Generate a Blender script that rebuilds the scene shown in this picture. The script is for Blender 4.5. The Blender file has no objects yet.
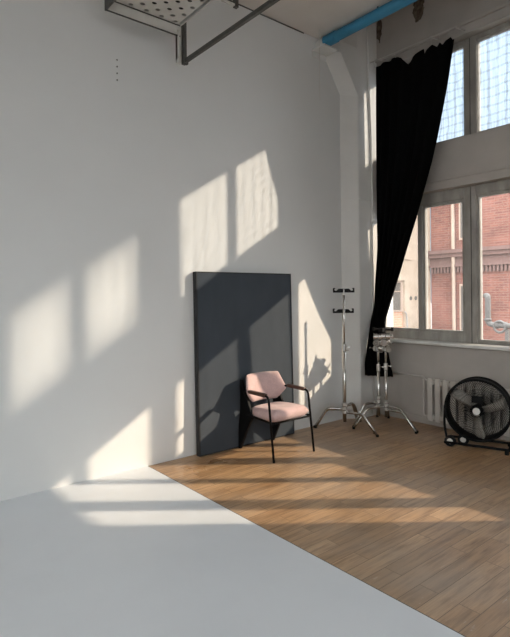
import bpy, bmesh, math, random
from mathutils import Vector, Matrix
random.seed(4)
PI = math.pi
sc = bpy.context.scene
COL = sc.collection

# ------------------------------------------------------------------ helpers
def V(*a): return Vector(a)

def link(name, data, parent=None):
    o = bpy.data.objects.new(name, data)
    COL.objects.link(o)
    if parent is not None:
        o.parent = parent
    return o

def obj(name, bm, m, parent=None, smooth=False, bevel=0, solid=0, sub=0):
    bmesh.ops.recalc_face_normals(bm, faces=bm.faces[:])
    me = bpy.data.meshes.new(name)
    bm.to_mesh(me); bm.free()
    me.materials.append(m)
    if smooth:
        for p in me.polygons: p.use_smooth = True
    o = link(name, me, parent)
    if sub:
        md = o.modifiers.new('sub', 'SUBSURF'); md.levels = sub; md.render_levels = sub
    if bevel:
        md = o.modifiers.new('bev', 'BEVEL'); md.width = bevel; md.segments = 2; md.limit_method = 'ANGLE'
    if solid:
        md = o.modifiers.new('sol', 'SOLIDIFY'); md.thickness = solid; md.offset = 0
    return o

def tag(o, label, cat, group=None):
    o['label'] = label; o['category'] = cat
    if group: o['group'] = group
    return o

def thing(name, label, cat, loc=(0, 0, 0), rz=0, group=None):
    o = link(name, None)
    o.location = loc; o.rotation_euler = (0, 0, rz)
    o.empty_display_size = .1
    return tag(o, label, cat, group)

def struct(o):
    o['kind'] = 'structure'
    return o

def dup(root, loc, rz, label, group=None):
    r = root.copy(); COL.objects.link(r); r.location = loc; r.rotation_euler = (0, 0, rz)
    r['label'] = label
    if group: r['group'] = group
    for ch in list(root.children):
        c = ch.copy(); COL.objects.link(c); c.parent = r
        for g in ch.children:
            d = g.copy(); COL.objects.link(d); d.parent = c
    return r

def add_box(bm, x0, x1, y0, y1, z0, z1, bev=0, seg=2):
    m = Matrix.Translation(((x0+x1)/2, (y0+y1)/2, (z0+z1)/2)) @ Matrix.Diagonal((abs(x1-x0), abs(y1-y0), abs(z1-z0), 1))
    r = bmesh.ops.create_cube(bm, size=1, matrix=m)
    if bev:
        es = list({e for v in r['verts'] for e in v.link_edges})
        bmesh.ops.bevel(bm, geom=es, offset=bev, segments=seg, profile=.5, affect='EDGES')

def box(*a, **k):
    bm = bmesh.new(); add_box(bm, *a, **k); return bm

def fillet(pts, r, n=5):
    pts = [Vector(p) for p in pts]
    out = [pts[0]]
    for i in range(1, len(pts)-1):
        a, b, c = pts[i-1], pts[i], pts[i+1]
        d1 = (a-b); d2 = (c-b)
        rr = min(r, d1.length*.49, d2.length*.49)
        p = b+d1.normalized()*rr; q = b+d2.normalized()*rr
        for k in range(n+1):
            t = k/n
            out.append(p*(1-t)**2 + b*2*t*(1-t) + q*t*t)
    out.append(pts[-1])
    return out

def add_tube(bm, pts, r, n=10, cap=True):
    pts = [Vector(p) for p in pts]
    rs = r if isinstance(r, (list, tuple)) else [r]*len(pts)
    t0 = (pts[1]-pts[0]).normalized()
    up = Vector((0, 0, 1)) if abs(t0.z) < .9 else Vector((1, 0, 0))
    u = t0.cross(up).normalized()
    rings = []
    for i, p in enumerate(pts):
        if i == 0: t = t0
        elif i == len(pts)-1: t = (pts[i]-pts[i-1]).normalized()
        else: t = ((pts[i+1]-pts[i]).normalized()+(pts[i]-pts[i-1]).normalized()).normalized()
        u = (u-t*u.dot(t)).normalized(); w = t.cross(u)
        rings.append([bm.verts.new(p+(u*math.cos(2*PI*k/n)+w*math.sin(2*PI*k/n))*rs[i]) for k in range(n)])
    for i in range(len(rings)-1):
        for k in range(n):
            bm.faces.new((rings[i][k], rings[i][(k+1) % n], rings[i+1][(k+1) % n], rings[i+1][k]))
    if cap:
        bm.faces.new(rings[0][::-1]); bm.faces.new(rings[-1])

def tube(pts, r, n=10):
    bm = bmesh.new(); add_tube(bm, pts, r, n); return bm

def add_ring(bm, c, u, w, R, r, n=48, m=6):
    c = Vector(c); u = Vector(u).normalized(); w = Vector(w).normalized(); nn = u.cross(w)
    rings = []
    for i in range(n):
        a = 2*PI*i/n; d = u*math.cos(a)+w*math.sin(a)
        rings.append([bm.verts.new(c+d*(R+r*math.cos(2*PI*k/m))+nn*(r*math.sin(2*PI*k/m))) for k in range(m)])
    for i in range(n):
        for k in range(m):
            bm.faces.new((rings[i][k], rings[i][(k+1) % m], rings[(i+1) % n][(k+1) % m], rings[(i+1) % n][k]))

def add_prism(bm, poly, ax, a, b):
    """poly: list of 2-D points in the plane normal to axis ax ('x': (y,z), 'y': (x,z), 'z': (x,y))"""
    def P(p, s):
        return {'x': (s, p[0], p[1]), 'y': (p[0], s, p[1]), 'z': (p[0], p[1], s)}[ax]
    A = [bm.verts.new(P(p, a)) for p in poly]; B = [bm.verts.new(P(p, b)) for p in poly]
    n = len(poly)
    bm.faces.new(A); bm.faces.new(B[::-1])
    for i in range(n):
        bm.faces.new((A[i], B[i], B[(i+1) % n], A[(i+1) % n]))

# ------------------------------------------------------------------ materials
def mat(name, col, rough=.5, metal=0, spec=.5):
    m = bpy.data.materials.new(name); m.use_nodes = True
    b = m.node_tree.nodes['Principled BSDF']
    b.inputs['Base Color'].default_value = (*col, 1)
    b.inputs['Roughness'].default_value = rough
    b.inputs['Metallic'].default_value = metal
    b.inputs['Specular IOR Level'].default_value = spec
    return m

def nd(m, t, **k):
    n = m.node_tree.nodes.new(t)
    for a, v in k.items(): setattr(n, a, v)
    return n

def lk(m, a, b): m.node_tree.links.new(a, b)

def pos(m, scale=(1, 1, 1), rot=(0, 0, 0), loc=(0, 0, 0), world=True):
    g = nd(m, 'ShaderNodeNewGeometry').outputs['Position'] if world else nd(m, 'ShaderNodeTexCoord').outputs['Object']
    mp = nd(m, 'ShaderNodeMapping'); mp.inputs['Scale'].default_value = scale
    mp.inputs['Rotation'].default_value = rot; mp.inputs['Location'].default_value = loc
    lk(m, g, mp.inputs['Vector'])
    return mp.outputs['Vector']

def noise(m, vec, scale, detail=4, rough=.55):
    n = nd(m, 'ShaderNodeTexNoise'); n.inputs['Scale'].default_value = scale
    n.inputs['Detail'].default_value = detail; n.inputs['Roughness'].default_value = rough
    lk(m, vec, n.inputs['Vector']); return n.outputs['Fac']

def ramp(m, fac, stops):
    r = nd(m, 'ShaderNodeValToRGB')
    e = r.color_ramp.elements
    while len(e) < len(stops): e.new(.5)
    for i, (p, c) in enumerate(stops):
        e[i].position = p; e[i].color = (*c, 1) if len(c) == 3 else c
    lk(m, fac, r.inputs['Fac']); return r.outputs['Color']

def mix(m, fac, a, b, mode='MIX'):
    n = nd(m, 'ShaderNodeMix', data_type='RGBA', blend_type=mode)
    if isinstance(fac, (int, float)): n.inputs[0].default_value = fac
    else: lk(m, fac, n.inputs[0])
    for v, i in ((a, 6), (b, 7)):
        if isinstance(v, tuple): n.inputs[i].default_value = (*v, 1)
        else: lk(m, v, n.inputs[i])
    return n.outputs[2]

def math_(m, op, a, b=0.0, c=None):
    n = nd(m, 'ShaderNodeMath', operation=op)
    for i, v in enumerate((a, b) if c is None else (a, b, c)):
        if isinstance(v, (int, float)): n.inputs[i].default_value = v
        else: lk(m, v, n.inputs[i])
    return n.outputs[0]

def bsdf(m): return m.node_tree.nodes['Principled BSDF']
def bump(m, h, s=.3, d=.01):
    b = nd(m, 'ShaderNodeBump'); b.inputs['Strength'].default_value = s; b.inputs['Distance'].default_value = d
    lk(m, h, b.inputs['Height']); lk(m, b.outputs['Normal'], bsdf(m).inputs['Normal'])

def noisy(name, c1, c2, scale, rough=.6, bmp=0, metal=0, world=True, sc3=(1, 1, 1), detail=5, lo=.3, hi=.7):
    m = mat(name, c1, rough, metal)
    v = pos(m, sc3, world=world)
    f = noise(m, v, scale, detail)
    lk(m, ramp(m, f, [(lo, c1), (hi, c2)]), bsdf(m).inputs['Base Color'])
    if bmp: bump(m, f, bmp, .01)
    return m

M = {}
M['white_wall'] = noisy('white_wall_paint', (.70, .70, .69), (.735, .735, .725), 1.1, .75, .02)
M['old_wall'] = noisy('old_plaster_paint', (.30, .28, .26), (.38, .36, .335), 2.2, .8, .15)
M['column'] = noisy('column_paint', (.66, .645, .62), (.73, .715, .69), 2.5, .7, .1)
M['ceiling'] = noisy('ceiling_paint', (.70, .645, .59), (.77, .715, .66), 1.5, .85, .1)
M['white_floor'] = noisy('white_floor_paint', (.705, .735, .77), (.74, .77, .805), 2.0, .42, .03)
M['frame'] = noisy('weathered_frame_paint', (.27, .25, .225), (.42, .40, .365), 9, .6, .25, sc3=(1, 1, .35))
M['sill'] = noisy('sill_paint', (.66, .65, .63), (.78, .77, .75), 5, .5, .05)
M['black'] = mat('black_metal', (.005, .005, .0055), .55, 0, .12)
M['blackmatte'] = mat('black_matte', (.007, .007, .0075), .7, 0, .2)
M['rubber'] = mat('rubber', (.008, .008, .0085), .8, 0, .2)
M['chrome'] = mat('chrome_steel', (.56, .54, .51), .24, 1)
M['steel'] = mat('brushed_steel', (.55, .53, .50), .35, 1)
M['alu'] = noisy('fan_blade_metal', (.36, .33, .29), (.44, .41, .37), 20, .5, 0, 0)
M['darkbar'] = noisy('dark_steel_bar', (.07, .066, .06), (.11, .105, .095), 12, .5, 0, .4)
M['offwhite'] = noisy('off_white_enamel', (.58, .555, .51), (.66, .635, .59), 6, .5)
M['radiator'] = noisy('radiator_enamel', (.55, .52, .48), (.62, .59, .55), 6, .45)
M['whiteplastic'] = mat('white_plastic', (.75, .75, .73), .4)
M['blue'] = noisy('blue_pipe_paint', (.035, .215, .37), (.05, .265, .44), 5, .5, .05)
M['hole'] = mat('dark_cavity', (.03, .028, .026), .9)
M['wood_arm'] = noisy('dark_wood', (.05, .022, .014), (.10, .045, .028), 18, .4, 0, 0, False, (8, 1, 8))
M['anchor'] = mat('grey_anchor', (.16, .155, .15), .8)
M['roof'] = mat('concrete', (.35, .34, .33), .9)
M['ground'] = noisy('asphalt', (.18, .175, .17), (.25, .24, .235), 3, .95)

# window wall plaster with chipped paint near the top
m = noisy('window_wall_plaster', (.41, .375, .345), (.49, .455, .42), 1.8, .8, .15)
b = bsdf(m); base = b.inputs['Base Color'].links[0].from_socket
sep = nd(m, 'ShaderNodeSeparateXYZ'); lk(m, pos(m), sep.inputs[0])
wob = noise(m, pos(m), 9, 4)
tot = None
for (cy, cz, ry, rz) in ((4.187, 5.10, .05, .20), (3.60, 5.14, .09, .22), (4.25, 5.40, .22, .10), (2.2, 3.2, .05, .05)):
    dy = math_(m, 'DIVIDE', math_(m, 'SUBTRACT', sep.outputs[1], cy), ry)
    dz = math_(m, 'DIVIDE', math_(m, 'SUBTRACT', sep.outputs[2], cz), rz)
    d = math_(m, 'ADD', math_(m, 'MULTIPLY', dy, dy), math_(m, 'MULTIPLY', dz, dz))
    d = math_(m, 'ADD', d, math_(m, 'MULTIPLY', math_(m, 'SUBTRACT', wob, .5), 2.4))
    k = math_(m, 'LESS_THAN', d, .8)
    tot = k if tot is None else math_(m, 'MAXIMUM', tot, k)
chip = ramp(m, noise(m, pos(m), 25, 3), [(.35, (.07, .05, .035)), (.7, (.20, .16, .12))])
lk(m, mix(m, tot, base, chip), b.inputs['Base Color'])
M['window_wall'] = m

# parquet floor
m = mat('oak_floor_boards', (.3, .2, .1), .42)
v = pos(m)
br = nd(m, 'ShaderNodeTexBrick', offset=.37, offset_frequency=2, squash=1, squash_frequency=1)
lk(m, v, br.inputs['Vector'])
br.inputs['Scale'].default_value = 1
br.inputs['Brick Width'].default_value = .82; br.inputs['Row Height'].default_value = .115
br.inputs['Mortar Size'].default_value = .0022; br.inputs['Mortar Smooth'].default_value = .2
br.inputs['Bias'].default_value = 0
br.inputs['Color1'].default_value = (0, 0, 0, 1); br.inputs['Color2'].default_value = (1, 1, 1, 1)
br.inputs['Mortar'].default_value = (.4, .4, .4, 1)
tone = ramp(m, br.outputs['Color'], [(0, (.385, .232, .118)), (.5, (.46, .283, .15)), (1, (.545, .35, .195))])
# shift the grain from board to board
sh = nd(m, 'ShaderNodeVectorMath', operation='MULTIPLY_ADD')
lk(m, br.outputs['Color'], sh.inputs[0]); sh.inputs[1].default_value = (7, 13, 3); lk(m, v, sh.inputs[2])
mp = nd(m, 'ShaderNodeMapping'); mp.inputs['Scale'].default_value = (1.6, 15, 1); lk(m, sh.outputs[0], mp.inputs['Vector'])
g1 = noise(m, mp.outputs[0], 2.2, 7, .62)
mp2 = nd(m, 'ShaderNodeMapping'); mp2.inputs['Scale'].default_value = (2.0, 90, 1); lk(m, sh.outputs[0], mp2.inputs['Vector'])
g2 = noise(m, mp2.outputs[0], 2.0, 4, .6)
grain = mix(m, 1.0, ramp(m, g1, [(.28, (.50, .45, .40)), (.5, (.95, .95, .95)), (.75, (1.22, 1.2, 1.16))]),
            ramp(m, g2, [(.3, (.80, .78, .75)), (.6, (1.05, 1.05, 1.05))]), 'MULTIPLY')
colr = mix(m, 1.0, tone, grain, 'MULTIPLY')
worn = noise(m, pos(m, (1, 1, 1)), .9, 5, .6)
colr = mix(m, ramp(m, worn, [(.40, (0, 0, 0)), (.68, (.6, .6, .6))]), colr, (.37, .31, .255))
mp3 = nd(m, 'ShaderNodeMapping'); mp3.inputs['Scale'].default_value = (1.2, 5, 1); mp3.inputs['Rotation'].default_value = (0, 0, .5); lk(m, v, mp3.inputs['Vector'])
scr = noise(m, mp3.outputs[0], 4.5, 9, .75)
colr = mix(m, ramp(m, scr, [(.63, (0, 0, 0)), (.67, (.6, .6, .6))]), colr, (.55, .47, .38))
colr = mix(m, math_(m, 'MULTIPLY', br.outputs['Fac'], .6), colr, (.05, .032, .02))
lk(m, colr, bsdf(m).inputs['Base Color'])
lk(m, ramp(m, worn, [(.3, (.27, .27, .27)), (.7, (.40, .40, .40))]), bsdf(m).inputs['Roughness'])
hb = math_(m, 'SUBTRACT', math_(m, 'MULTIPLY', g1, .25), br.outputs['Fac'])
bump(m, hb, .25, .004)
M['wood'] = m

# fabrics
m = mat('pink_wool', (.52, .36, .345), .9, 0, .2)
f = noise(m, pos(m, world=False), 260, 2); f2 = noise(m, pos(m, world=False), 14, 3)
lk(m, mix(m, 1, ramp(m, f, [(.3, (.49, .335, .325)), (.7, (.66, .475, .455))]), ramp(m, f2, [(.3, (.92, .92, .92)), (.7, (1.04, 1.04, 1.04))]), 'MULTIPLY'), bsdf(m).inputs['Base Color'])
bsdf(m).inputs['Sheen Weight'].default_value = .25
bump(m, f, .25, .003)
M['pink'] = m
m = mat('black_cloth', (.0028, .0028, .003), .95, 0, .04)
f = noise(m, pos(m), 300, 2); bump(m, f, .15, .002)
M['curtain'] = m
m = noisy('slate_board_paint', (.052, .062, .075), (.063, .074, .088), 3.5, .7, .04, sc3=(1.4, 1, .6))
bsdf(m).inputs['Specular IOR Level'].default_value = .12
M['panel'] = m
M['paneledge'] = mat('black_edge', (.012, .013, .015), .6)

# glass
def glass(name, lattice, lo=.60, hi=1.0, edge=False):
    m = bpy.data.materials.new(name); m.use_nodes = True
    nt = m.node_tree; nt.nodes.clear()
    out = nd(m, 'ShaderNodeOutputMaterial')
    tr = nd(m, 'ShaderNodeBsdfTransparent'); gl = nd(m, 'ShaderNodeBsdfGlossy'); gl.inputs['Roughness'].default_value = .05
    fr = nd(m, 'ShaderNodeFresnel'); fr.inputs['IOR'].default_value = 1.3
    if lattice:
        v = pos(m)
        dist = nd(m, 'ShaderNodeTexNoise'); dist.inputs['Scale'].default_value = 7; dist.inputs['Detail'].default_value = 2
        lk(m, v, dist.inputs['Vector'])
        mv = nd(m, 'ShaderNodeVectorMath', operation='MULTIPLY_ADD'); lk(m, dist.outputs['Color'], mv.inputs[0])
        mv.inputs[1].default_value = (.05, .05, .05); lk(m, v, mv.inputs[2])
        w1 = nd(m, 'ShaderNodeTexWave', wave_type='BANDS', bands_direction='Y'); w1.inputs['Scale'].default_value = 3.1; w1.inputs['Distortion'].default_value = 1.2; w1.inputs['Detail'].default_value = 2
        w2 = nd(m, 'ShaderNodeTexWave', wave_type='BANDS', bands_direction='Z'); w2.inputs['Scale'].default_value = 3.1; w2.inputs['Distortion'].default_value = 1.2; w2.inputs['Detail'].default_value = 2
        lk(m, mv.outputs[0], w1.inputs['Vector']); lk(m, mv.outputs[0], w2.inputs['Vector'])
        l1 = math_(m, 'LESS_THAN', w1.outputs['Fac'], .16); l2 = math_(m, 'LESS_THAN', w2.outputs['Fac'], .13)
        st_ = noise(m, pos(m, (1, 9, .35)), 4, 5, .65)
        s = math_(m, 'SUBTRACT', math_(m, 'ADD', .5, math_(m, 'MULTIPLY', math_(m, 'SUBTRACT', st_, .5), 1.0)), math_(m, 'ADD', math_(m, 'MULTIPLY', l1, .20), math_(m, 'MULTIPLY', l2, .15)))
        if edge:      # soft patch edges put into the glass tint, darker toward the rim
            gs = nd(m, 'ShaderNodeSeparateXYZ'); lk(m, nd(m, 'ShaderNodeTexCoord').outputs['Generated'], gs.inputs[0])
            eg = None
            for k_ in (1, 2):
                u_ = gs.outputs[k_]
                q_ = math_(m, 'POWER', math_(m, 'MULTIPLY', math_(m, 'MULTIPLY', u_, math_(m, 'SUBTRACT', 1.0, u_)), 4.0), .42)
                eg = q_ if eg is None else math_(m, 'MULTIPLY', eg, q_)
            s = math_(m, 'MULTIPLY', math_(m, 'ADD', s, .15), eg)
        c = ramp(m, s, [(.0, (lo*.86, lo*.9, lo*.92)), (.6, (hi*.93, hi*.97, hi))])
        lk(m, c, tr.inputs['Color'])
        df = nd(m, 'ShaderNodeBsdfTranslucent'); df.inputs['Color'].default_value = (.75, .82, .9, 1)
        m1 = nd(m, 'ShaderNodeMixShader'); m1.inputs[0].default_value = .10
        lk(m, tr.outputs[0], m1.inputs[1]); lk(m, df.outputs[0], m1.inputs[2]); first = m1.outputs[0]
    else:
        c = ramp(m, noise(m, pos(m, (1, 1, .6)), 3, 5), [(.3, (.80, .81, .80)), (.7, (.93, .94, .94))])
        lk(m, c, tr.inputs['Color'])
        df = nd(m, 'ShaderNodeBsdfTranslucent'); df.inputs['Color'].default_value = (.8, .8, .8, 1)
        m1 = nd(m, 'ShaderNodeMixShader'); m1.inputs[0].default_value = .02
        lk(m, tr.outputs[0], m1.inputs[1]); lk(m, df.outputs[0], m1.inputs[2]); first = m1.outputs[0]
    ms = nd(m, 'ShaderNodeMixShader'); lk(m, fr.outputs[0], ms.inputs[0]); lk(m, first, ms.inputs[1]); lk(m, gl.outputs[0], ms.inputs[2])
    lk(m, ms.outputs[0], out.inputs['Surface'])
    return m
M['glass'] = glass('window_glass', False)
M['glass_dirty'] = glass('patterned_window_glass', True)
M['glass_soft_edge'] = glass('soft_edge_window_glass', True, .12, .98, True)  # tint darkens toward the pane edges so its sun patches fall soft

# brick
def brickmat(name, c1, c2, mort, rot):
    m = mat(name, c1, .9)
    sp = nd(m, 'ShaderNodeSeparateXYZ'); lk(m, pos(m), sp.inputs[0])
    cb = nd(m, 'ShaderNodeCombineXYZ'); lk(m, sp.outputs[rot], cb.inputs[0]); lk(m, sp.outputs[2], cb.inputs[1])
    br = nd(m, 'ShaderNodeTexBrick'); lk(m, cb.outputs[0], br.inputs['Vector'])
    br.inputs['Scale'].default_value = 1; br.inputs['Brick Width'].default_value = .26; br.inputs['Row Height'].default_value = .078
    br.inputs['Mortar Size'].default_value = .008
    br.inputs['Color1'].default_value = (*c1, 1); br.inputs['Color2'].default_value = (*c2, 1); br.inputs['Mortar'].default_value = (*mort, 1)
    f = noise(m, pos(m), 1.2, 4)
    lk(m, mix(m, 1, br.outputs['Color'], ramp(m, f, [(.3, (.85, .85, .85)), (.7, (1.1, 1.1, 1.1))]), 'MULTIPLY'), bsdf(m).inputs['Base Color'])
    return m
M['brick'] = brickmat('red_brick', (.215, .078, .056), (.15, .052, .040), (.22, .13, .105), 1)
M['brick_trim'] = mat('dark_brick_moulding', (.15, .085, .075), .9)
M['brick_patch'] = brickmat('orange_brick', (.55, .26, .17), (.62, .33, .22), (.6, .45, .36), 0)
M['cream'] = noisy('cream_render', (.36, .275, .205), (.45, .365, .285), 1.6, .9, .05)
M['pale_pipe'] = mat('pale_pipe_paint', (.36, .27, .215), .7)
M['duct'] = mat('galvanised_duct', (.085, .078, .075), .7, 0)
M['pane_dark'] = mat('far_window_glass', (.09, .08, .07), .6)

# ------------------------------------------------------------------ the room
YW, XW, XC, YC = 4.37, 5.58, 5.00, 4.23      # left wall, window wall, column faces
XB, YB = -4.0, -5.5                         # walls behind the camera
ZC, ZT = 4.74, 5.55                         # low ceiling, raised bay at the windows
XD, XL = 5.19, 4.76                           # column arris, edge of the low ceiling
XE = 2.24                                   # painted floor / boards edge

struct(obj('floor', box(XE, XW+.2, YB, YW+.1, -.12, 0), M['wood']))
struct(obj('floor_painted', box(XB, XE, YB, YW+.1, -.12, .004, bev=.002, seg=1), M['white_floor']))
struct(obj('wall_left', box(XB-.1, XC, YW, YW+.25, -.12, ZT), M['white_wall']))
struct(obj('ceiling', box(XB-.1, XL, YB-.3, YW, ZC, ZT+.2), M['ceiling']))
struct(obj('ceiling_bay', box(XL, XW+.35, YB-.3, YW+.25, ZT, ZT+.2), M['ceiling']))

bm = bmesh.new()
add_prism(bm, [(XC, YW+.25), (XC, YW), (XD, YC), (XW+.32, YC), (XW+.32, YW+.25)], 'z', -.12, ZT)
struct(obj('column', bm, M['column'], bevel=.012))
def hull(name, pts, m, parent=None):
    bm = bmesh.new()
    for p in pts: bm.verts.new(p)
    bmesh.ops.convex_hull(bm, input=bm.verts[:])
    return obj(name, bm, m, parent)
# haunch that spreads the column under the ceiling edge
z0, z1, dx = 4.13, 4.60, .33
struct(hull('column_haunch', [(XC, YW+.01, z0), (XD, YC-.004, z0), (XD+.1, YC-.004, z0), (XD+.1, YW+.01, z0), (XC-dx, YW+.01, z1), (XD-dx, YC-.004, z1),
     (XC-dx, YW+.01, ZC), (XD-dx, YC-.004, ZC), (XD+.1, YC-.004, ZC), (XD+.1, YW+.01, ZC)], M['column']))
bm = bmesh.new()
add_prism(bm, [(XC-.008, YW-.004), (XD-.004, YC-.010), (XW, YC-.010), (XW, YC+.01), (XD, YC+.01), (XC, YW)], 'z', 2.812, 2.832)
struct(obj('trim_4', bm, M['column']))

struct(obj('crease_shade_strip', box(XB, XL-.4, YW-.006, YW, ZC-.013, ZC-.001), M['darkbar']))  # dark strip standing in for the shaded gap in the wall-top crease
struct(obj('floor_gap_strip', box(XE, XE+.007, YB, YW, -.01, .0015), M['darkbar']))  # dark strip standing in for the thin gap beside the painted floor
# window wall with two long bands of windows
WY0, WY1 = -.17, 4.34
LZ0, LZ1, UZ0, UZ1 = 1.0, 2.84, 3.40, 4.56
XO = XW+.32
bm = bmesh.new()
add_box(bm, XW, XO, YB-.1, WY0, -.12, ZT)
add_box(bm, XW, XO, WY1, YW+.25, -.12, ZT)
add_box(bm, XW, XO, WY0, WY1, -.12, LZ0)
add_box(bm, XW, XO, WY0, WY1, LZ1, UZ0)
add_box(bm, XW, XO, WY0, WY1, UZ1, ZT)
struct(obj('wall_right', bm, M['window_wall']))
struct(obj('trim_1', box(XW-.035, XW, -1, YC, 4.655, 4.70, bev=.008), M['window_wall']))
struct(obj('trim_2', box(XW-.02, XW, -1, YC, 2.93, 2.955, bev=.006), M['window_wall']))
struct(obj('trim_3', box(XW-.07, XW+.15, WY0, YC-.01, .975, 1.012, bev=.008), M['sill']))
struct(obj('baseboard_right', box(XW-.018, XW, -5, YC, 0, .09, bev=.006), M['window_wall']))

# walls behind the camera, both with big unseen windows added to give the room daylight
BW = [(-5.0, -2.9), (-2.4, -.3), (.2, 2.3)]
FW = [(-3.6, -1.4), (-.9, 1.3), (1.8, 4.0)]
bm = bmesh.new()
bz0, bz1 = 1.0, 4.2
add_box(bm, XB-.3, XB, YB-.1, YW+.25, -.12, bz0); add_box(bm, XB-.3, XB, YB-.1, YW+.25, bz1, ZT)
ys = [YB-.1]+[q for p in BW for q in p]+[YW+.25]
for i in range(0, len(ys), 2): add_box(bm, XB-.3, XB, ys[i], ys[i+1], bz0, bz1)
struct(obj('wall_back', bm, M['old_wall']))
bm = bmesh.new()
add_box(bm, XB-.1, XO, YB-.3, YB, -.12, bz0); add_box(bm, XB-.1, XO, YB-.3, YB, bz1, ZT)
xs = [XB-.1]+[q for p in FW for q in p]+[XO]
for i in range(0, len(xs), 2): add_box(bm, xs[i], xs[i+1], YB-.3, YB, bz0, bz1)
struct(obj('wall_front', bm, M['old_wall']))

def window(n, y0, y1, z0, z1, x, g, mull=None, side=.075, top=.10, bot=.09, d=.05, st=.03, side_r=None):
    """wooden window in a wall normal to X: frame > sash > pane"""
    w = link('window_%d' % n, None); struct(w); w.location = (x, (y0+y1)/2, z0)
    cy = (y0+y1)/2; sr = side_r if side_r else side
    bm = bmesh.new()
    add_box(bm, -d, d, y0-cy, y0-cy+sr, 0, z1-z0, bev=.006, seg=1)
    add_box(bm, -d, d, y1-cy-side, y1-cy, 0, z1-z0, bev=.006, seg=1)
    add_box(bm, -d, d, y0-cy+sr, y1-cy-side, z1-z0-top, z1-z0, bev=.006, seg=1)
    add_box(bm, -d, d, y0-cy+sr, y1-cy-side, 0, bot, bev=.006, seg=1)
    bays = [(y0+sr, y1-side)]
    obj('gap_strip', box(-d-.002, -d+.01, y1-cy-.007, y1-cy-.001, .01, z1-z0-.01), M['hole'], w)
    if mull is not None:
        add_box(bm, -d*.9, d*.9, mull-cy-.022, mull-cy+.022, bot, z1-z0-top, bev=.005, seg=1)
        bays = [(y0+sr, mull-.022), (mull+.022, y1-side)]
    obj('frame', bm, M['frame'], w)
    for a, b_ in bays:
        bm = bmesh.new(); s = st
        za, zb = bot, z1-z0-top
        add_box(bm, -.028, .028, a-cy, a-cy+s, za, zb); add_box(bm, -.028, .028, b_-cy-s, b_-cy, za, zb)
        add_box(bm, -.027, .027, a-cy+s, b_-cy-s, zb-s, zb); add_box(bm, -.027, .027, a-cy+s, b_-cy-s, za, za+s)
        so = obj('sash', bm, M['frame'], w)
        obj('pane', box(-.003, .003, a-cy+s-.004, b_-cy-s+.004, za+s-.004, zb-s+.004), g, so)
    return w
XG = 5.75
G, GD = M['glass'], M['glass_dirty']
window(1, 3.01, WY1, LZ0, LZ1, XG, G, 3.673, top=.135, bot=.12, side_r=.085)
window(2, 1.69, 3.01, LZ0, LZ1, XG, G, 2.35, side=.065, top=.11, bot=.03)
window(3, .36, 1.69, LZ0, LZ1, XG, G, 1.02, top=.10, bot=.27)
window(4, WY0, .36, LZ0, LZ1, XG, G, None, side=.06, top=.10, bot=.27)
window(5, 3.01, WY1, UZ0, UZ1, XG, GD, 3.673, top=.06, bot=.045, st=.007)
window(6, 1.69, 3.01, UZ0, UZ1, XG, GD, 2.365, side=.085, side_r=.135, top=.06, bot=.045, st=.007)
window(7, .36, 1.62, UZ0, UZ1, XG, M['glass_soft_edge'], 1.02, side=.10, side_r=.19, top=.15, bot=.12, st=.007)
window(8, WY0, .36, UZ0, UZ1, XG, GD, None, top=.06, bot=.045, st=.007)
for i, (a, b_) in enumerate(BW): window(9+i, a, b_, bz0, bz1, XB-.15, G, (a+b_)/2)
for i, (a, b_) in enumerate(FW):
    w_ = window(12+i, a, b_, bz0, bz1, 0, G, (a+b_)/2); w_.rotation_euler = (0, 0, PI/2); w_.location = ((a+b_)/2, YB-.15, bz0)

# ------------------------------------------------------------------ leaning board
PX0, PX1 = 2.758, 4.046
t = thing('backdrop_board', 'large dark slate board leaning on the white wall behind the pink chair', 'board', ((PX0+PX1)/2, 4.30, 0))
hw = (PX1-PX0)/2
def lean(bm):      # lean the local slab back against the wall
    bmesh.ops.rotate(bm, verts=bm.verts[:], cent=(0, 0, 0), matrix=Matrix.Rotation(-.018, 3, 'X'))
    return bm
bm = bmesh.new(); add_box(bm, -hw+.012, hw-.012, -.030, .02, .014, 1.826)
obj('face_board', lean(bm), M['panel'], t)
bm = bmesh.new()
add_box(bm, -hw, -hw+.012, -.033, .03, .003, 1.84); add_box(bm, hw-.012, hw, -.033, .03, .003, 1.84)
add_box(bm, -hw+.012, hw-.012, -.033, .03, 1.826, 1.84); add_box(bm, -hw+.012, hw-.012, -.033, .03, .003, .014)
o = obj('edge_frame', lean(bm), M['paneledge'], t); o['label'] = 'black edge strip around the board'

# ------------------------------------------------------------------ chair
t = thing('armchair', 'pink upholstered armchair with black metal frame standing before the dark board', 'chair', (3.47, 3.95, 0))
def rounded_slab(poly_fn, nu, nv): pass
# seat cushion
bm = bmesh.new(); NU, NV = 14, 12
top, botm = [], []
for j in range(NV+1):
    v_ = -1+2*j/NV
    rt, rb = [], []
    for i in range(NU+1):
        u_ = -1+2*i/NU
        # squircle outline
        r_ = max(abs(u_), abs(v_)); s_ = (abs(u_)**4+abs(v_)**4)**.25
        k = (r_/s_) if s_ > 0 else 1
        k = .55+.45*k if False else k**.6
        x = .012+u_*k*(.276-.014*(v_+1)); y = v_*k*.243-.035
        e = max(abs(u_), abs(v_))
        h = .072*(1-e**5)**.5 if e < 1 else 0
        zc = .414-.022*(v_+1)*.5+.006*math.cos(u_*PI/2)
        rt.append(bm.verts.new((x, y, zc+h*.95)) if e < 1 else bm.verts.new((x, y, zc)))
        rb.append(bm.verts.new((x, y, zc-h)) if e < 1 else rt[-1])
    top.append(rt); botm.append(rb)
for j in range(NV):
    for i in range(NU):
        bm.faces.new((top[j][i], top[j][i+1], top[j+1][i+1], top[j+1][i]))
        bm.faces.new((botm[j][i], botm[j+1][i], botm[j+1][i+1], botm[j][i+1]))
obj('seat', bm, M['pink'], t, smooth=True, sub=1)
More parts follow.
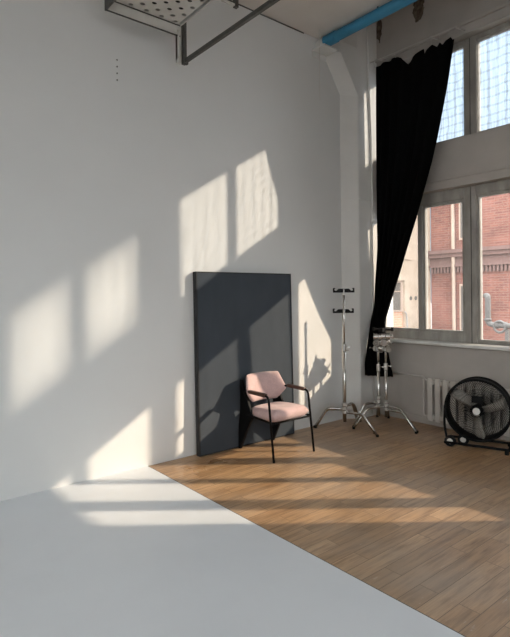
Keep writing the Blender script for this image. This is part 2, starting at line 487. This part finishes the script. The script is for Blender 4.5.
# backrest: six-sided, curved, padded
bm = bmesh.new(); F, Bk = [], []
NU, NV = 14, 10
def halfw(z):
    pts = [(.482, .165), (.60, .288), (.785, .225)]
    for (a, wa), (b_, wb) in zip(pts, pts[1:]):
        if z <= b_+1e-6: return wa+(wb-wa)*(z-a)/(b_-a)
    return pts[-1][1]
for j in range(NV+1):
    v_ = -1+2*j/NV; z = .482+(.785-.482)*j/NV
    w = halfw(z); rf, rb = [], []
    for i in range(NU+1):
        u_ = -1+2*i/NU
        e = max(abs(u_), abs(v_))
        h = .040*(1-e**6)**.5 if e < 1 else 0
        y = .195+(z-.482)*.22-.125*(u_*w/.29)**2
        f_ = bm.verts.new((u_*w, y-h, z))
        rf.append(f_); rb.append(bm.verts.new((u_*w, y+h, z)) if e < 1 else f_)
    F.append(rf); Bk.append(rb)
for j in range(NV):
    for i in range(NU):
        bm.faces.new((F[j][i], F[j][i+1], F[j+1][i+1], F[j+1][i]))
        bm.faces.new((Bk[j][i], Bk[j+1][i], Bk[j+1][i+1], Bk[j][i+1]))
obj('backrest', bm, M['pink'], t, smooth=True, sub=1)
for s in (-1, 1):
    path = fillet([(s*.272, -.29, .0), (s*.268, -.215, .618), (s*.262, .02, .622), (s*.245, .175, .620)], .05, 6)
    obj('front_leg', tube(path, .0115, 12), M['black'], t, smooth=True)
    bm = bmesh.new(); add_box(bm, s*.266-.025, s*.266+.025, -.175, .085, .608, .642, bev=.01, seg=3)
    bmesh.ops.rotate(bm, verts=bm.verts[:], cent=(s*.266, 0, .625), matrix=Matrix.Rotation(.02, 3, 'X'))
    o = obj('armrest', bm, M['wood_arm'], t, smooth=True); o['label'] = 'dark wooden arm pad'
    bm = bmesh.new()
    add_prism(bm, [(.278, 0), (.312, 0), (.300, .25), (.275, .43), (.272, .60), (.276, .72), (.252, .72), (.200, .60), (.110, .44), (.065, .37), (.175, .20)], 'x', s*.225-.016, s*.225+.016)
    obj('rear_leg', bm, M['black'], t, bevel=.008)
bm = bmesh.new()
for s in (-1, 1):
    add_tube(bm, [(s*.262, -.245, .365), (s*.23, .16, .375)], .011, 8)
add_tube(bm, [(-.266, -.243, .355), (.266, -.243, .355)], .010, 8)
add_tube(bm, [(-.225, .17, .375), (.225, .17, .375)], .012, 8)
add_tube(bm, [(-.225, .235, .60), (.225, .235, .60)], .009, 8)
obj('seat_frame', bm, M['black'], t, smooth=True)

# ------------------------------------------------------------------ studio stands
def leg_bm(a, hz, R, lab=None):
    d = Vector((math.cos(a), math.sin(a), 0))
    p = fillet([d*.02+V(0, 0, hz), d*(R*.58)+V(0, 0, hz+.004), d*R+V(0, 0, .012)], .045, 6)
    return tube(p, .0145, 10), d*R
def make_stand(label, loc, angs, hz, zlow, ztop, group, head):
    t = thing('light_stand', label, 'stand', loc, 0, group)
    # nested columns
    obj('base_column', tube([(0, 0, .10), (0, 0, zlow)], .0195, 14), M['chrome'], t, smooth=True)
    obj('riser', tube([(0, 0, zlow-.02), (0, 0, ztop)], .013, 12), M['chrome'], t, smooth=True)
    bm = bmesh.new()
    for k in range(3): add_tube(bm, [(0, 0, hz-.055+k*.045), (0, 0, hz-.022+k*.045)], .03, 14)
    obj('leg_hub', bm, M['steel'], t, smooth=False)
    for k, (a, R) in enumerate(angs):
        bm, e = leg_bm(math.radians(a), hz-.038+k*.03, R)
        lo = obj('leg', bm, M['chrome'], t, smooth=True)
        bm = tube([e+V(0, 0, .024), e+V(0, 0, 0)], .0165, 10)
        obj('rubber_foot', bm, M['rubber'], lo)
    c = obj('collar', tube([(0, 0, zlow-.05), (0, 0, zlow+.035)], .024, 14), M['chrome'], t)
    bm = bmesh.new()
    dk = Vector((.62, -.78, 0))
    add_tube(bm, [dk*.02+V(0, 0, zlow), dk*.055+V(0, 0, zlow)], .006, 8)
    add_tube(bm, [dk*.055+V(-.020, -.016, zlow), dk*.055+V(.020, .016, zlow)], .010, 8)
    obj('knob', bm, M['chrome'], c)
    if head == 'hook':
        # double hook bar
        u = Vector((.775, -.632, 0)); n = Vector((.632, .775, 0))
        def bar(poly):
            bm = bmesh.new()
            A = [bm.verts.new(u*p[0]+n*-.014+V(0, 0, ztop+p[1])) for p in poly]
            B = [bm.verts.new(u*p[0]+n*.014+V(0, 0, ztop+p[1])) for p in poly]
            bm.faces.new(A); bm.faces.new(B[::-1])
            for i in range(len(poly)): bm.faces.new((A[i], B[i], B[(i+1) % len(poly)], A[(i+1) % len(poly)]))
            return bm
        poly = [(-.125, -.022), (.125, -.022), (.125, .03), (.112, .034), (.098, .026), (.112, .014), (.105, .0), (.085, 0), (.06, .024), (-.06, .024), (-.085, 0), (-.105, 0), (-.112, .014), (-.098, .026), (-.112, .034), (-.125, .03)]
        h = obj('hook_bar', bar(poly), M['blackmatte'], t, bevel=.003); h['label'] = 'black bar with a hook at each end'
        obj('spigot', tube([(0, 0, ztop-.05), (0, 0, ztop+.02)], .016, 12), M['steel'], t)
    else:
        # gobo heads: knurled discs, sockets and T handles
        for k in range(head):
            hzz = ztop-.02-.075*k
            a0 = -.9+1.1*k
            d = Vector((math.cos(a0), math.sin(a0), 0)); q = Vector((-d.y, d.x, 0))
            bm = bmesh.new()
            add_tube(bm, [d*-.055+V(0, 0, hzz), d*-.005+V(0, 0, hzz)], .042, 18)
            add_tube(bm, [d*.005+V(0, 0, hzz), d*.05+V(0, 0, hzz)], .042, 18)
            add_box(bm, -.02, .02, -.02, .02, hzz-.03, hzz+.03, bev=.004, seg=1)
            add_tube(bm, [d*.04+V(0, 0, hzz), d*.085+V(0, 0, hzz)], .011, 10)
            add_tube(bm, [d*.085+q*-.06+V(0, 0, hzz-.012), d*.085+q*.06+V(0, 0, hzz+.012)], .010, 8)
            obj('grip_head', bm, M['chrome'], t)
    return t
GS = 'chrome studio stands in the corner by the column'
make_stand('tallest chrome stand by the column, its black hook bar higher than the other', (4.60, 3.99, 0), [(-83, .43), (122, .35), (18, .40)], .255, .98, 1.64, GS, 'hook')
make_stand('second tallest chrome stand, its black hook bar just below the top one', (4.70, 4.085, 0), [(-84, .42), (142, .36), (8, .36)], .225, .92, 1.395, GS, 'hook')
make_stand('short chrome stand with clamp heads, right one of the pair before the curtain hem', (5.157, 3.815, 0), [(-98, .46), (162, .46), (32, .36)], .235, .72, 1.10, GS, 3)
make_stand('short chrome stand with clamp heads, left one of the pair before the curtain hem', (5.155, 3.925, 0), [(-92, .55), (170, .40), (40, .35)], .27, .70, 1.09, GS, 3)
# black arm across the clamp heads
u = Vector((.80, -.60, 0))
c = V(5.15, 3.865, 1.16)
bm = bmesh.new()
add_tube(bm, [c-u*.10+V(0, 0, .01), c+u*.13+V(0, 0, -.004)], .013, 10)
add_box(bm, c.x-.03, c.x+.035, c.y-.03, c.y+.03, c.z-.028, c.z+.02, bev=.006)
add_tube(bm, [c+u*.13+V(0, 0, -.02), c+u*.13+V(0, 0, .03)], .016, 10)
add_tube(bm, [c-u*.10+V(0, 0, -.012), c-u*.10+V(0, 0, .03)], .014, 10)
tag(obj('grip_arm', bm, M['blackmatte']), 'short black grip bar clamped across the tops of the two short chrome stands', 'grip arm')

# ------------------------------------------------------------------ curtain
L = [(4.50, 4.13), (4.07, 4.132), (3.317, 4.137), (2.70, 4.147), (2.114, 4.16), (1.70, 4.187), (1.389, 4.195), (1.15, 4.20), (.95, 4.20), (.724, 4.20), (.555, 4.20)]
Rr = [(4.46, 3.006), (3.97, 3.10), (3.392, 3.238), (3.152, 3.305), (2.525, 3.505), (1.816, 3.757), (1.291, 3.965), (1.136, 3.975), (.947, 3.945), (.761, 3.90), (.555, 3.85)]
def interp(tab, z):
    tab = sorted(tab)
    if z <= tab[0][0]: return tab[0][1]
    for (a, va), (b_, vb) in zip(tab, tab[1:]):
        if z <= b_: return va+(vb-va)*(z-a)/(b_-a)
    return tab[-1][1]
# sagging top edge between the hooks (distance from left 0..1 -> z)
TOP = [(0, 4.54), (.12, 4.555), (.30, 4.545), (.36, 4.50), (.44, 4.395), (.50, 4.45), (.59, 4.50), (.63, 4.50), (.66, 4.41), (.70, 4.45), (.745, 4.49), (.80, 4.445), (.84, 4.47), (.875, 4.43), (.90, 4.47), (.945, 4.495), (.97, 4.45), (1, 4.44)]
NU, NV = 150, 90
bm = bmesh.new(); g = []
for j in range(NV+1):
    row = []
    for i in range(NU+1):
        u_ = i/NU
        zt = interp(TOP, u_)
        z = zt+(.56-zt)*(j/NV)
        yl, yr = interp(L, z), interp(Rr, z)
        wdt = yl-yr
        y = yl-wdt*u_
        k = min(1, wdt/1.0)
        amp = .018+.030*(1-k)
        ph = 2*PI*(6.5*u_+.35*math.sin(3*u_)+.12*math.sin(1.3*z))
        x = 5.365+amp*math.sin(ph)+.012*math.sin(17*u_+1.1*z)
        # the cloth is swept toward the column low down
        sw = max(0, min(1, (1.9-z)/.8)); x += -.02*sw*math.sin(PI*u_) 
        shf = max(0, min(1, (1.45-z)/.75))
        x += (.085-.225*shf)*(1-u_)
        row.append(bm.verts.new((x, y, z)))
    g.append(row)
for j in range(NV):
    for i in range(NU):
        bm.faces.new((g[j][i], g[j][i+1], g[j+1][i+1], g[j+1][i]))
cur = tag(obj('curtain', bm, M['curtain'], smooth=True, solid=.006), 'long black cloth curtain hanging from the high rail, swept to the left of the window', 'curtain')
def rail_z(y): return 4.60-.03*(4.088-y)
for u_ in (.01, .12, .30, .59, .745, .84, .945):
    y = 4.155-1.149*u_; zt = interp(TOP, u_)
    obj('hook', tube([(5.365+.06*(1-u_), y, zt-.01), (5.365+.03*(1-u_), y, rail_z(y)-.002)], .003, 6), M['steel'], cur)
t = thing('curtain_rail', 'thin steel curtain rail high across the window wall', 'curtain rail', (5.365, 4.1, 4.60))
obj('rail', tube([(.03, .10, .003), (0, -1.12, rail_z(2.98)-4.60)], .007, 8), M['steel'], t)
for y_ in (4.07, 3.3, 3.0):
    obj('arm', tube([(0, y_-4.1, rail_z(y_)-4.60), (XW-5.365, y_-4.1, rail_z(y_)-4.57)], .007, 6), M['steel'], t)

# ------------------------------------------------------------------ radiator and its pipe
t = thing('radiator', 'white ribbed radiator under the window behind the black fan', 'radiator', (5.505, 2.96, 0))
for k in range(10):
    y = .45-.10*k
    bm = bmesh.new()
    add_box(bm, -.05, -.034, y-.033, y+.033, .075, .585, bev=.012, seg=3)
    add_box(bm, -.034, .05, y-.013, y+.013, .09, .575)
    add_box(bm, -.036, .05, y-.05, y+.05, .505, .56, bev=.01); add_box(bm, -.036, .05, y-.05, y+.05, .095, .15, bev=.01)
    add_box(bm, .034, .045, y-.03, y+.03, .1, .56)
    obj('section', bm, M['radiator'], t, smooth=False)
for s in (.36, -.40):
    obj('wall_bracket', box(.045, .074, s-.015, s+.015, .48, .52), M['radiator'], t)
bm = bmesh.new()
add_tube(bm, fillet([(0, 1.2, .585), (0, .56, .585), (0, .55, .56), (0, .49, .535)], .03, 4), .012, 10)
add_tube(bm, fillet([(0, .56, .56), (0, .56, .12), (0, .49, .12)], .03, 4), .012, 10)
obj('supply_pipe', bm, M['radiator'], t, smooth=True)

# ------------------------------------------------------------------ drum fan
fu = Vector((.335, -.942, 0)).normalized(); fn = Vector((-.942, -.335, 0)).normalized(); fz = Vector((0, 0, 1))
FC = V(0, 0, .392)
t = thing('drum_fan', 'large black drum fan on wheels standing in front of the radiator', 'fan', (5.115, 2.643, 0))
def P(a, b_, d): return FC+fu*a+fz*b_+fn*d
R0 = .310
bm = bmesh.new()                                     # drum housing
rings = []
prof = [(R0-.006, .06), (R0+.012, .062), (R0+.014, .05), (R0+.004, .03), (R0, -.13), (R0+.012, -.145), (R0-.004, -.15), (R0-.012, -.13), (R0-.012, .05)]
N = 64
for i in range(N):
    a = 2*PI*i/N
    rings.append([bm.verts.new(P(r*math.cos(a), r*math.sin(a), d)) for r, d in prof])
for i in range(N):
    for k in range(len(prof)):
        bm.faces.new((rings[i][k], rings[i][(k+1) % len(prof)], rings[(i+1) % N][(k+1) % len(prof)], rings[(i+1) % N][k]))
obj('drum', bm, M['black'], t, smooth=True)
def grille(d, dome, n, twist):
    bm = bmesh.new()
    for k in range(n):
        pts = []
        for i in range(9):
            f_ = i/8; r = .05+(R0-.055)*f_; a = 2*PI*k/n+twist*f_*f_
            pts.append(P(r*math.cos(a), r*math.sin(a), d+dome*(1-f_**2)))
        add_tube(bm, pts, .0021, 4, False)
    for r in (.05, .18, .305):
        f_ = (r-.05)/(R0-.055)
        add_ring(bm, P(0, 0, d+dome*(1-f_**2)), fu, fz, r, .0014, 56, 5)
    return bm
obj('front_grille', grille(.06, .04, 72, .9), M['black'], t, smooth=True)
obj('rear_grille', grille(-.145, -.03, 64, -.6), M['black'], t, smooth=True)
bm = bmesh.new(); add_tube(bm, [P(0, 0, .098), P(0, 0, .106), P(0, 0, .110)], [.036, .036, .028], 28)
o = obj('hub_cap', bm, M['whiteplastic'], t); o['label'] = 'pale round hub badge'
for ang in (133, 262, 8):
    bm = bmesh.new(); a = math.radians(ang); A_, B_ = [], []
    for i in range(11):
        f_ = i/10; r = .045+.25*f_
        ch = (.034+.030*f_)*(1 if f_ < .8 else (1-((f_-.8)/.2)**2*.55)); aa = a+.25*f_
        d1 = (math.cos(aa), math.sin(aa)); q = (-d1[1], d1[0])
        ra, rb = [], []
        for s in (-1, -.33, .33, 1):
            x = d1[0]*r+q[0]*ch*s; y = d1[1]*r+q[1]*ch*s; dd = .005+.022*s+.008*(1-s*s)
            ra.append(bm.verts.new(P(x, y, dd+.002))); rb.append(bm.verts.new(P(x, y, dd-.002)))
        A_.append(ra); B_.append(rb)
    for i in range(10):
        for k in range(3):
            bm.faces.new((A_[i][k], A_[i+1][k], A_[i+1][k+1], A_[i][k+1])); bm.faces.new((B_[i][k], B_[i][k+1], B_[i+1][k+1], B_[i+1][k]))
        bm.faces.new((A_[i][0], B_[i][0], B_[i+1][0], A_[i+1][0])); bm.faces.new((A_[i][3], A_[i+1][3], B_[i+1][3], B_[i][3]))
    bm.faces.new(A_[0]+B_[0][::-1]); bm.faces.new(B_[10]+A_[10][::-1])
    obj('blade', bm, M['alu'], t, smooth=True)
bm = bmesh.new()
add_tube(bm, [P(0, 0, .03), P(0, 0, -.02)], .055, 20); add_tube(bm, [P(0, 0, -.02), P(0, 0, -.13)], .075, 20)
bm2 = [(.02, .07), (.09, .09), (.09, .13), (.02, .13)]
obj('motor', bm, M['black'], t, smooth=False)
bm = bmesh.new()
pts = [P(-.045, .085, .088), P(.055, .085, .088), P(.06, .15, .075), P(-.045, .15, .075)]
A_ = [bm.verts.new(p) for p in pts]; B_ = [bm.verts.new(p-fn*.008) for p in pts]
bm.faces.new(A_); bm.faces.new(B_[::-1])
for i in range(4): bm.faces.new((A_[i], B_[i], B_[(i+1) % 4], A_[(i+1) % 4]))
obj('label_plate', bm, M['blackmatte'], t)
bm = bmesh.new()                                     # tubular stand
for s in (-1, 1):
    path = fillet([P(s*(R0+.022), .0, -.04), P(s*(R0+.03), -.20, -.04), P(s*.30, -.345, .02), P(s*.30, -.345, .14)], .06, 5)
    add_tube(bm, path, .0125, 10)
    add_tube(bm, fillet([P(s*.30, -.345, .14), P(s*.30, -.36, -.20)], .02), .0125, 10)
add_tube(bm, [P(-.30, -.345, .13), P(.32, -.345, .13)], .0125, 10)
add_tube(bm, [P(-.30, -.36, -.19), P(.30, -.36, -.19)], .0125, 10)
obj('stand_frame', bm, M['black'], t, smooth=True)
for a_ in (-.255, -.145):
    c0 = P(a_, -.334, .10 if a_ < -.2 else -.02)
    bm = bmesh.new(); add_tube(bm, [c0-fn*.018, c0-fn*.012, c0+fn*.012, c0+fn*.018], [.05, .057, .057, .05], 24)
    w = obj('wheel', bm, M['rubber'], t, smooth=False)
    bm = bmesh.new(); add_tube(bm, [c0+fn*.018, c0+fn*.024], [.030, .022], 18)
    o = obj('wheel_hub', bm, M['offwhite'], w); o['label'] = 'pale wheel hub'
for a_ in (.28,):
    obj('rubber_foot', tube([P(a_, -.405, .13), P(a_, -.345, .13)], .02, 12), M['rubber'], t)
    obj('rubber_foot', tube([P(a_, -.405, -.19), P(a_, -.355, -.19)], .02, 12), M['rubber'], t)

# ------------------------------------------------------------------ pipes under the ceiling
t = thing('blue_pipe', 'blue painted pipe running under the ceiling out of the white wall', 'pipe', (4.607, YW, 4.655))
bm = bmesh.new(); add_tube(bm, [(0, -.13, 0), (0, -6.0, 0)], .060, 20)
add_tube(bm, [(0, -.13, 0), (0, -.30, 0)], .068, 20); add_tube(bm, [(0, -1.9, 0), (0, -2.0, 0)], .068, 20)
obj('pipe_body', bm, M['blue'], t, smooth=False)
bm = bmesh.new(); add_tube(bm, [(0, .0, 0), (0, -.14, 0)], .055, 20)
o = obj('end_sleeve', bm, M['whiteplastic'], t); o['label'] = 'white sleeve at the wall'
bm = bmesh.new(); add_box(bm, -.11, .13, -.20, 0, -.095, -.072, bev=.004, seg=1); add_box(bm, -.11, .13, -.012, 0, -.16, -.072)
obj('support_bracket', bm, M['whiteplastic'], t)
for y_ in (-.9, -2.6, -4.4): obj('hanger', tube([(0, y_, .055), (0, y_, ZC-4.655)], .008, 8), M['darkbar'], t)

pts = [(5.36, YC-.016, ZT), (5.37, YC-.016, 4.95), (5.39, YC-.016, 4.4), (5.43, YC-.016, 3.6), (5.44, YC-.016, 2.4), (5.43, YC-.016, .02)]
tag(obj('conduit', tube(pts, .013, 10), M['column'], smooth=True), 'thin pale conduit running down the column at the left edge of the curtain', 'conduit')
tag(obj('hanging_wire', tube([(4.45, 4.2, ZC), (4.45, 4.2, 4.30), (4.452, 4.2, 3.9)], .003, 6), M['offwhite']), 'thin pale wire dangling from the ceiling left of the blue pipe', 'wire')

# ------------------------------------------------------------------ perforated tray on a drop frame, top left
t = thing('ceiling_tray', 'perforated off-white metal tray hanging from the ceiling on a dark drop frame', 'tray', (2.48, 4.10, 4.10))
bm = bmesh.new()
cs = .0715; nx, ny = 9, 19
for a in range(nx):
    for b_ in range(ny):
        x0 = -.69+a*cs*1.03; y0 = -b_*cs-.0
        cx, cyy = x0+cs*.515, y0-cs/2
        ring = [(x0, y0), (cx, y0), (x0+cs*1.03, y0), (x0+cs*1.03, cyy), (x0+cs*1.03, y0-cs), (cx, y0-cs), (x0, y0-cs), (x0, cyy)]
        if (a+b_) % 2 == 0:
            o_ = [bm.verts.new((p[0], p[1], .005)) for p in ring]
            i_ = []
            for p in ring:
                an = math.atan2(p[1]-cyy, p[0]-cx)
                i_.append(bm.verts.new((cx+.023*math.cos(an), cyy+.019*math.sin(an), .005)))
            for k in range(8): bm.faces.new((o_[k], o_[(k+1) % 8], i_[(k+1) % 8], i_[k]))
        else:
            bm.faces.new([bm.verts.new((p[0], p[1], .005)) for p in (ring[0], ring[2], ring[4], ring[6])])
bmesh.ops.remove_doubles(bm, verts=bm.verts[:], dist=.0005)
obj('perforated_plate', bm, M['offwhite'], t, solid=.003)
obj('tray_cover', box(-.70, 0, -1.345, .0, .09, .12), M['hole'], t)
bm = bmesh.new()
add_box(bm, -.715, -.003, .0, .006, -.090, .05); add_box(bm, -.715, -.003, -.012, .0, -.096, -.090)
add_box(bm, -.715, -.695, -1.345, 0, .0, .12); add_box(bm, 0, .012, -1.345, 0, .0, .12)
add_box(bm, -.715, .012, -.003, .012, .05, .12)
obj('side_lip', bm, M['offwhite'], t)
bm = bmesh.new()
add_box(bm, -.705, 0, -.006, .002, -.006, .003); add_box(bm, -.72, -.002, -.010, .002, -.104, -.095)
add_box(bm, -.722, -.708, -.3, .012, -.10, .12)
obj('black_edging', bm, M['darkbar'], t)
bm = bmesh.new(); add_box(bm, -.03, .015, -.002, .03, -.345, .07); add_box(bm, -.03, -.022, -.03, .03, -.31, -.05)
obj('channel_post', bm, M['offwhite'], t, bevel=.003)
bm = bmesh.new(); add_box(bm, .018, .055, -.03, .012, -.35, .64)
add_box(bm, .010, .062, -.045, -.012, -.355, -.315)
obj('dark_post', bm, M['darkbar'], t, bevel=.003)
bm = bmesh.new(); add_box(bm, .020, .052, -1.4, .0, -.345, -.31)
obj('lower_bar', bm, M['darkbar'], t, bevel=.003)
for (x, y) in ((-.69, -.05), (-.69, -1.3), (-.02, -1.3)): obj('hanger_rod', tube([(x, y, .10), (x, y, .64)], .008, 8), M['darkbar'], t)
obj('hanger_rod', tube([(.036, -1.38, -.32), (.036, -1.38, .64)], .014, 8), M['darkbar'], t)

t = thing('ceiling_bracket', 'pale angle bracket with dark post hanging right of the perforated tray', 'bracket', (3.12, 4.10, ZC))
obj('angle_bar', box(-.16, .0, -.01, .012, -.235, -.215), M['offwhite'], t)
obj('post', box(-.005, .035, -.02, .02, -.245, 0), M['darkbar'], t)
obj('hanger_rod', tube([(-.15, 0, -.22), (-.15, 0, 0)], .006, 8), M['darkbar'], t)

names = ['topmost', 'second from the top', 'third from the top', 'lowest']
for k in range(4):
    z = 3.742-k*.0607
    bm = bmesh.new()
    add_ring(bm, (1.98, YW-.001, z), (1, 0, 0), (0, 0, 1), .011, .003, 18, 6)
    o = obj('wall_anchor', bm, M['whiteplastic'])
    tag(o, 'small dark screw anchor high on white wall, %s of four' % names[k], 'wall anchor', 'screw anchors on the white wall')
    obj('screw_hole', tube([(1.98, YW-.003, z), (1.98, YW+.0, z)], .008, 14), M['anchor'], o)

# ------------------------------------------------------------------ outside
obj_ground = struct(obj('ground', box(-80, 90, -80, 90, -.6, -.3), M['ground']))
t = thing('brick_building', 'red brick building with corbelled cornice seen through the window', 'building', (16, 9.9, -.3))
B = lambda x0, x1, y0, y1, z0, z1: box(x0, x1, y0-9.9, y1-9.9, z0+.3, z1+.3)
obj('wall', B(0, 6, 3.5, 9.9, -.3, 6.2), M['brick'], t)
bm = bmesh.new()
for z0, z1, d in ((2.93, 3.05, .22), (2.80, 2.93, .16), (2.55, 2.80, .06), (2.47, 2.55, .12)):
    add_box(bm, -d, 0, -6.4, 0, z0+.3, z1+.3)
obj('cornice', bm, M['brick_trim'], t)
bm = bmesh.new(); y = -6.35
while y < -.1:
    add_box(bm, -.09, 0, y, y+.06, 2.28+.3, 2.47+.3); y += .12
obj('dentil_band', bm, M['brick_trim'], t)
obj('downpipe', tube([(-.10, 9.0-9.9, .0), (-.10, 9.03-9.9, 6.3)], .06, 10), M['pale_pipe'], t)
obj('roof', B(-.3, 6, 3.5, 9.9, 6.2, 6.4), M['roof'], t)
for z0, z1 in ((3.35, 5.0), (.2, 1.9)):
    w = obj('window', B(-.04, .02, 8.33, 8.84, z0, z1), M['pale_pipe'], t)
    obj('pane', B(-.05, -.03, 8.39, 8.78, z0+.07, z1-.07), M['pane_dark'], w)

t = thing('rendered_building', 'pale cream rendered wing at right angles to the red brick building', 'building', (14.5, 9.92, -.3))
bm = bmesh.new()
# wall with an opening for the window
x0, x1 = -4.0, 1.5
add_box(bm, x0, -.84, 0, 2, 0, 6.4); add_box(bm, -.04, x1, 0, 2, 0, 6.4)
add_box(bm, -.84, -.04, 0, 2, 0, .75); add_box(bm, -.84, -.04, 0, 2, 2.33, 6.4)
add_box(bm, x0, .3, -.04, 0, 3.02, 3.10)
obj('wall', bm, M['cream'], t)
bm = box(-.84, -.04, .10, .2, .75, 1.30); obj('brick_infill', bm, M['brick_patch'], t)
bm = bmesh.new()
add_box(bm, -.84, -.78, .06, .16, 1.30, 2.33); add_box(bm, -.16, -.04, .06, .16, 1.30, 2.33); add_box(bm, -.78, -.16, .06, .16, 2.25, 2.33); add_box(bm, -.78, -.16, .06, .16, 1.30, 1.36); add_box(bm, -.78, -.16, .07, .15, 1.95, 1.99)
w = obj('window', bm, M['pale_pipe'], t)
obj('pane', box(-.78, -.16, .10, .12, 1.36, 2.25), M['pane_dark'], w)
obj('wall_cable', tube(fillet([(-.09, -.02, 1.30), (.02, -.02, 1.25), (.06, -.02, .9), (.06, -.02, 0)], .1), .02, 6), M['roof'], t)
for x_ in (.30, .58):
    obj('vent', tube([(x_, -.01, 1.74), (x_, .05, 1.74)], .07, 12), M['pane_dark'], t)

t = thing('vent_duct', 'grey elbowed duct outside the right window in front of the brick wall', 'duct', (12, 5.93, -.3))
bm = bmesh.new()
add_tube(bm, fillet([(.10, .10, 1.83), (0, 0, 1.83), (0, 0, 1.2), (0, -.08, 1.14), (0, -1.6, 1.10)], .09, 5), .065, 14)
add_tube(bm, [(0, 0, 1.23), (0, 0, 1.29)], .08, 14); add_tube(bm, [(0, -.2, 1.136), (0, -.26, 1.134)], .085, 14); add_tube(bm, [(0, -.38, 1.13), (0, -.44, 1.13)], .085, 14)
obj('duct_pipe', bm, M['duct'], t, smooth=True)
for a_ in (-.46, -1.46): obj('duct_support', box(-.05, .05, a_-.04, a_+.04, 0, 1.05), M['duct'], t)
bm = bmesh.new()
add_ring(bm, (-.05, -.30, 1.10), (0, 1, 0), (0, 0, 1), .13, .03, 30, 8)
obj('hose_ring', bm, M['duct'], t, smooth=True)

# ------------------------------------------------------------------ light
w = bpy.data.worlds.new('sky'); sc.world = w; w.use_nodes = True
bg = w.node_tree.nodes['Background']
nt = w.node_tree
tc = nt.nodes.new('ShaderNodeTexCoord'); dt = nt.nodes.new('ShaderNodeVectorMath'); dt.operation = 'DOT_PRODUCT'
nt.links.new(tc.outputs['Generated'], dt.inputs[0]); dt.inputs[1].default_value = (.84, .54, .10)
cr = nt.nodes.new('ShaderNodeValToRGB'); cr.color_ramp.elements[0].position = .0; cr.color_ramp.elements[1].position = .85
cr.color_ramp.elements[0].color = (.95, .975, 1, 1); cr.color_ramp.elements[1].color = (.10, .132, .168, 1)
nt.links.new(dt.outputs['Value'], cr.inputs['Fac']); nt.links.new(cr.outputs['Color'], bg.inputs['Color'])
sx = nt.nodes.new('ShaderNodeSeparateXYZ'); nt.links.new(tc.outputs['Generated'], sx.inputs[0])
ml = nt.nodes.new('ShaderNodeMath'); ml.operation = 'MULTIPLY_ADD'; ml.use_clamp = False
nt.links.new(sx.outputs[2], ml.inputs[0]); ml.inputs[1].default_value = 11.5; ml.inputs[2].default_value = 4.0
mx = nt.nodes.new('ShaderNodeMath'); mx.operation = 'MAXIMUM'; nt.links.new(ml.outputs[0], mx.inputs[0]); mx.inputs[1].default_value = 2.0
nt.links.new(mx.outputs[0], bg.inputs['Strength'])
s = bpy.data.lights.new('sun', 'SUN'); s.energy = 7.6; s.angle = math.radians(.75); s.color = (1, .81, .62)
so = link('sun', s)
d = Vector((-.779, .627, -.48))
so.rotation_euler = d.to_track_quat('-Z', 'Y').to_euler(); so.location = (12, -5, 9)

# ------------------------------------------------------------------ camera
cam = bpy.data.cameras.new('camera'); co = link('camera', cam)
cam.sensor_fit = 'VERTICAL'; cam.sensor_height = 36; cam.sensor_width = 36*510/637
cam.lens = 511/637*36
cam.shift_y = -(318.5-297)/637
yaw, pit, rol = [math.radians(q) for q in (50.786, -.224, -.583)]
Fv = Vector((math.cos(yaw)*math.cos(pit), math.sin(yaw)*math.cos(pit), math.sin(pit)))
Rv = Vector((math.sin(yaw), -math.cos(yaw), 0)); Uv = Rv.cross(Fv)
a = Rv*math.cos(rol)+Uv*math.sin(rol); b = -Rv*math.sin(rol)+Uv*math.cos(rol)
mt = Matrix((a, b, -Fv)).transposed().to_4x4(); mt.translation = (0, 0, 1.6)
co.matrix_world = mt
cam.clip_start = .05
sc.camera = co

sc.cycles.use_denoising = True
sc.cycles.max_bounces = 12; sc.cycles.diffuse_bounces = 8; sc.cycles.transparent_max_bounces = 12
sc.cycles.caustics_reflective = False; sc.cycles.caustics_refractive = False
sc.view_settings.view_transform = 'Standard'; sc.view_settings.look = 'None'
sc.view_settings.gamma = 1; sc.view_settings.use_curve_mapping = False
sc.view_settings.exposure = 0.0
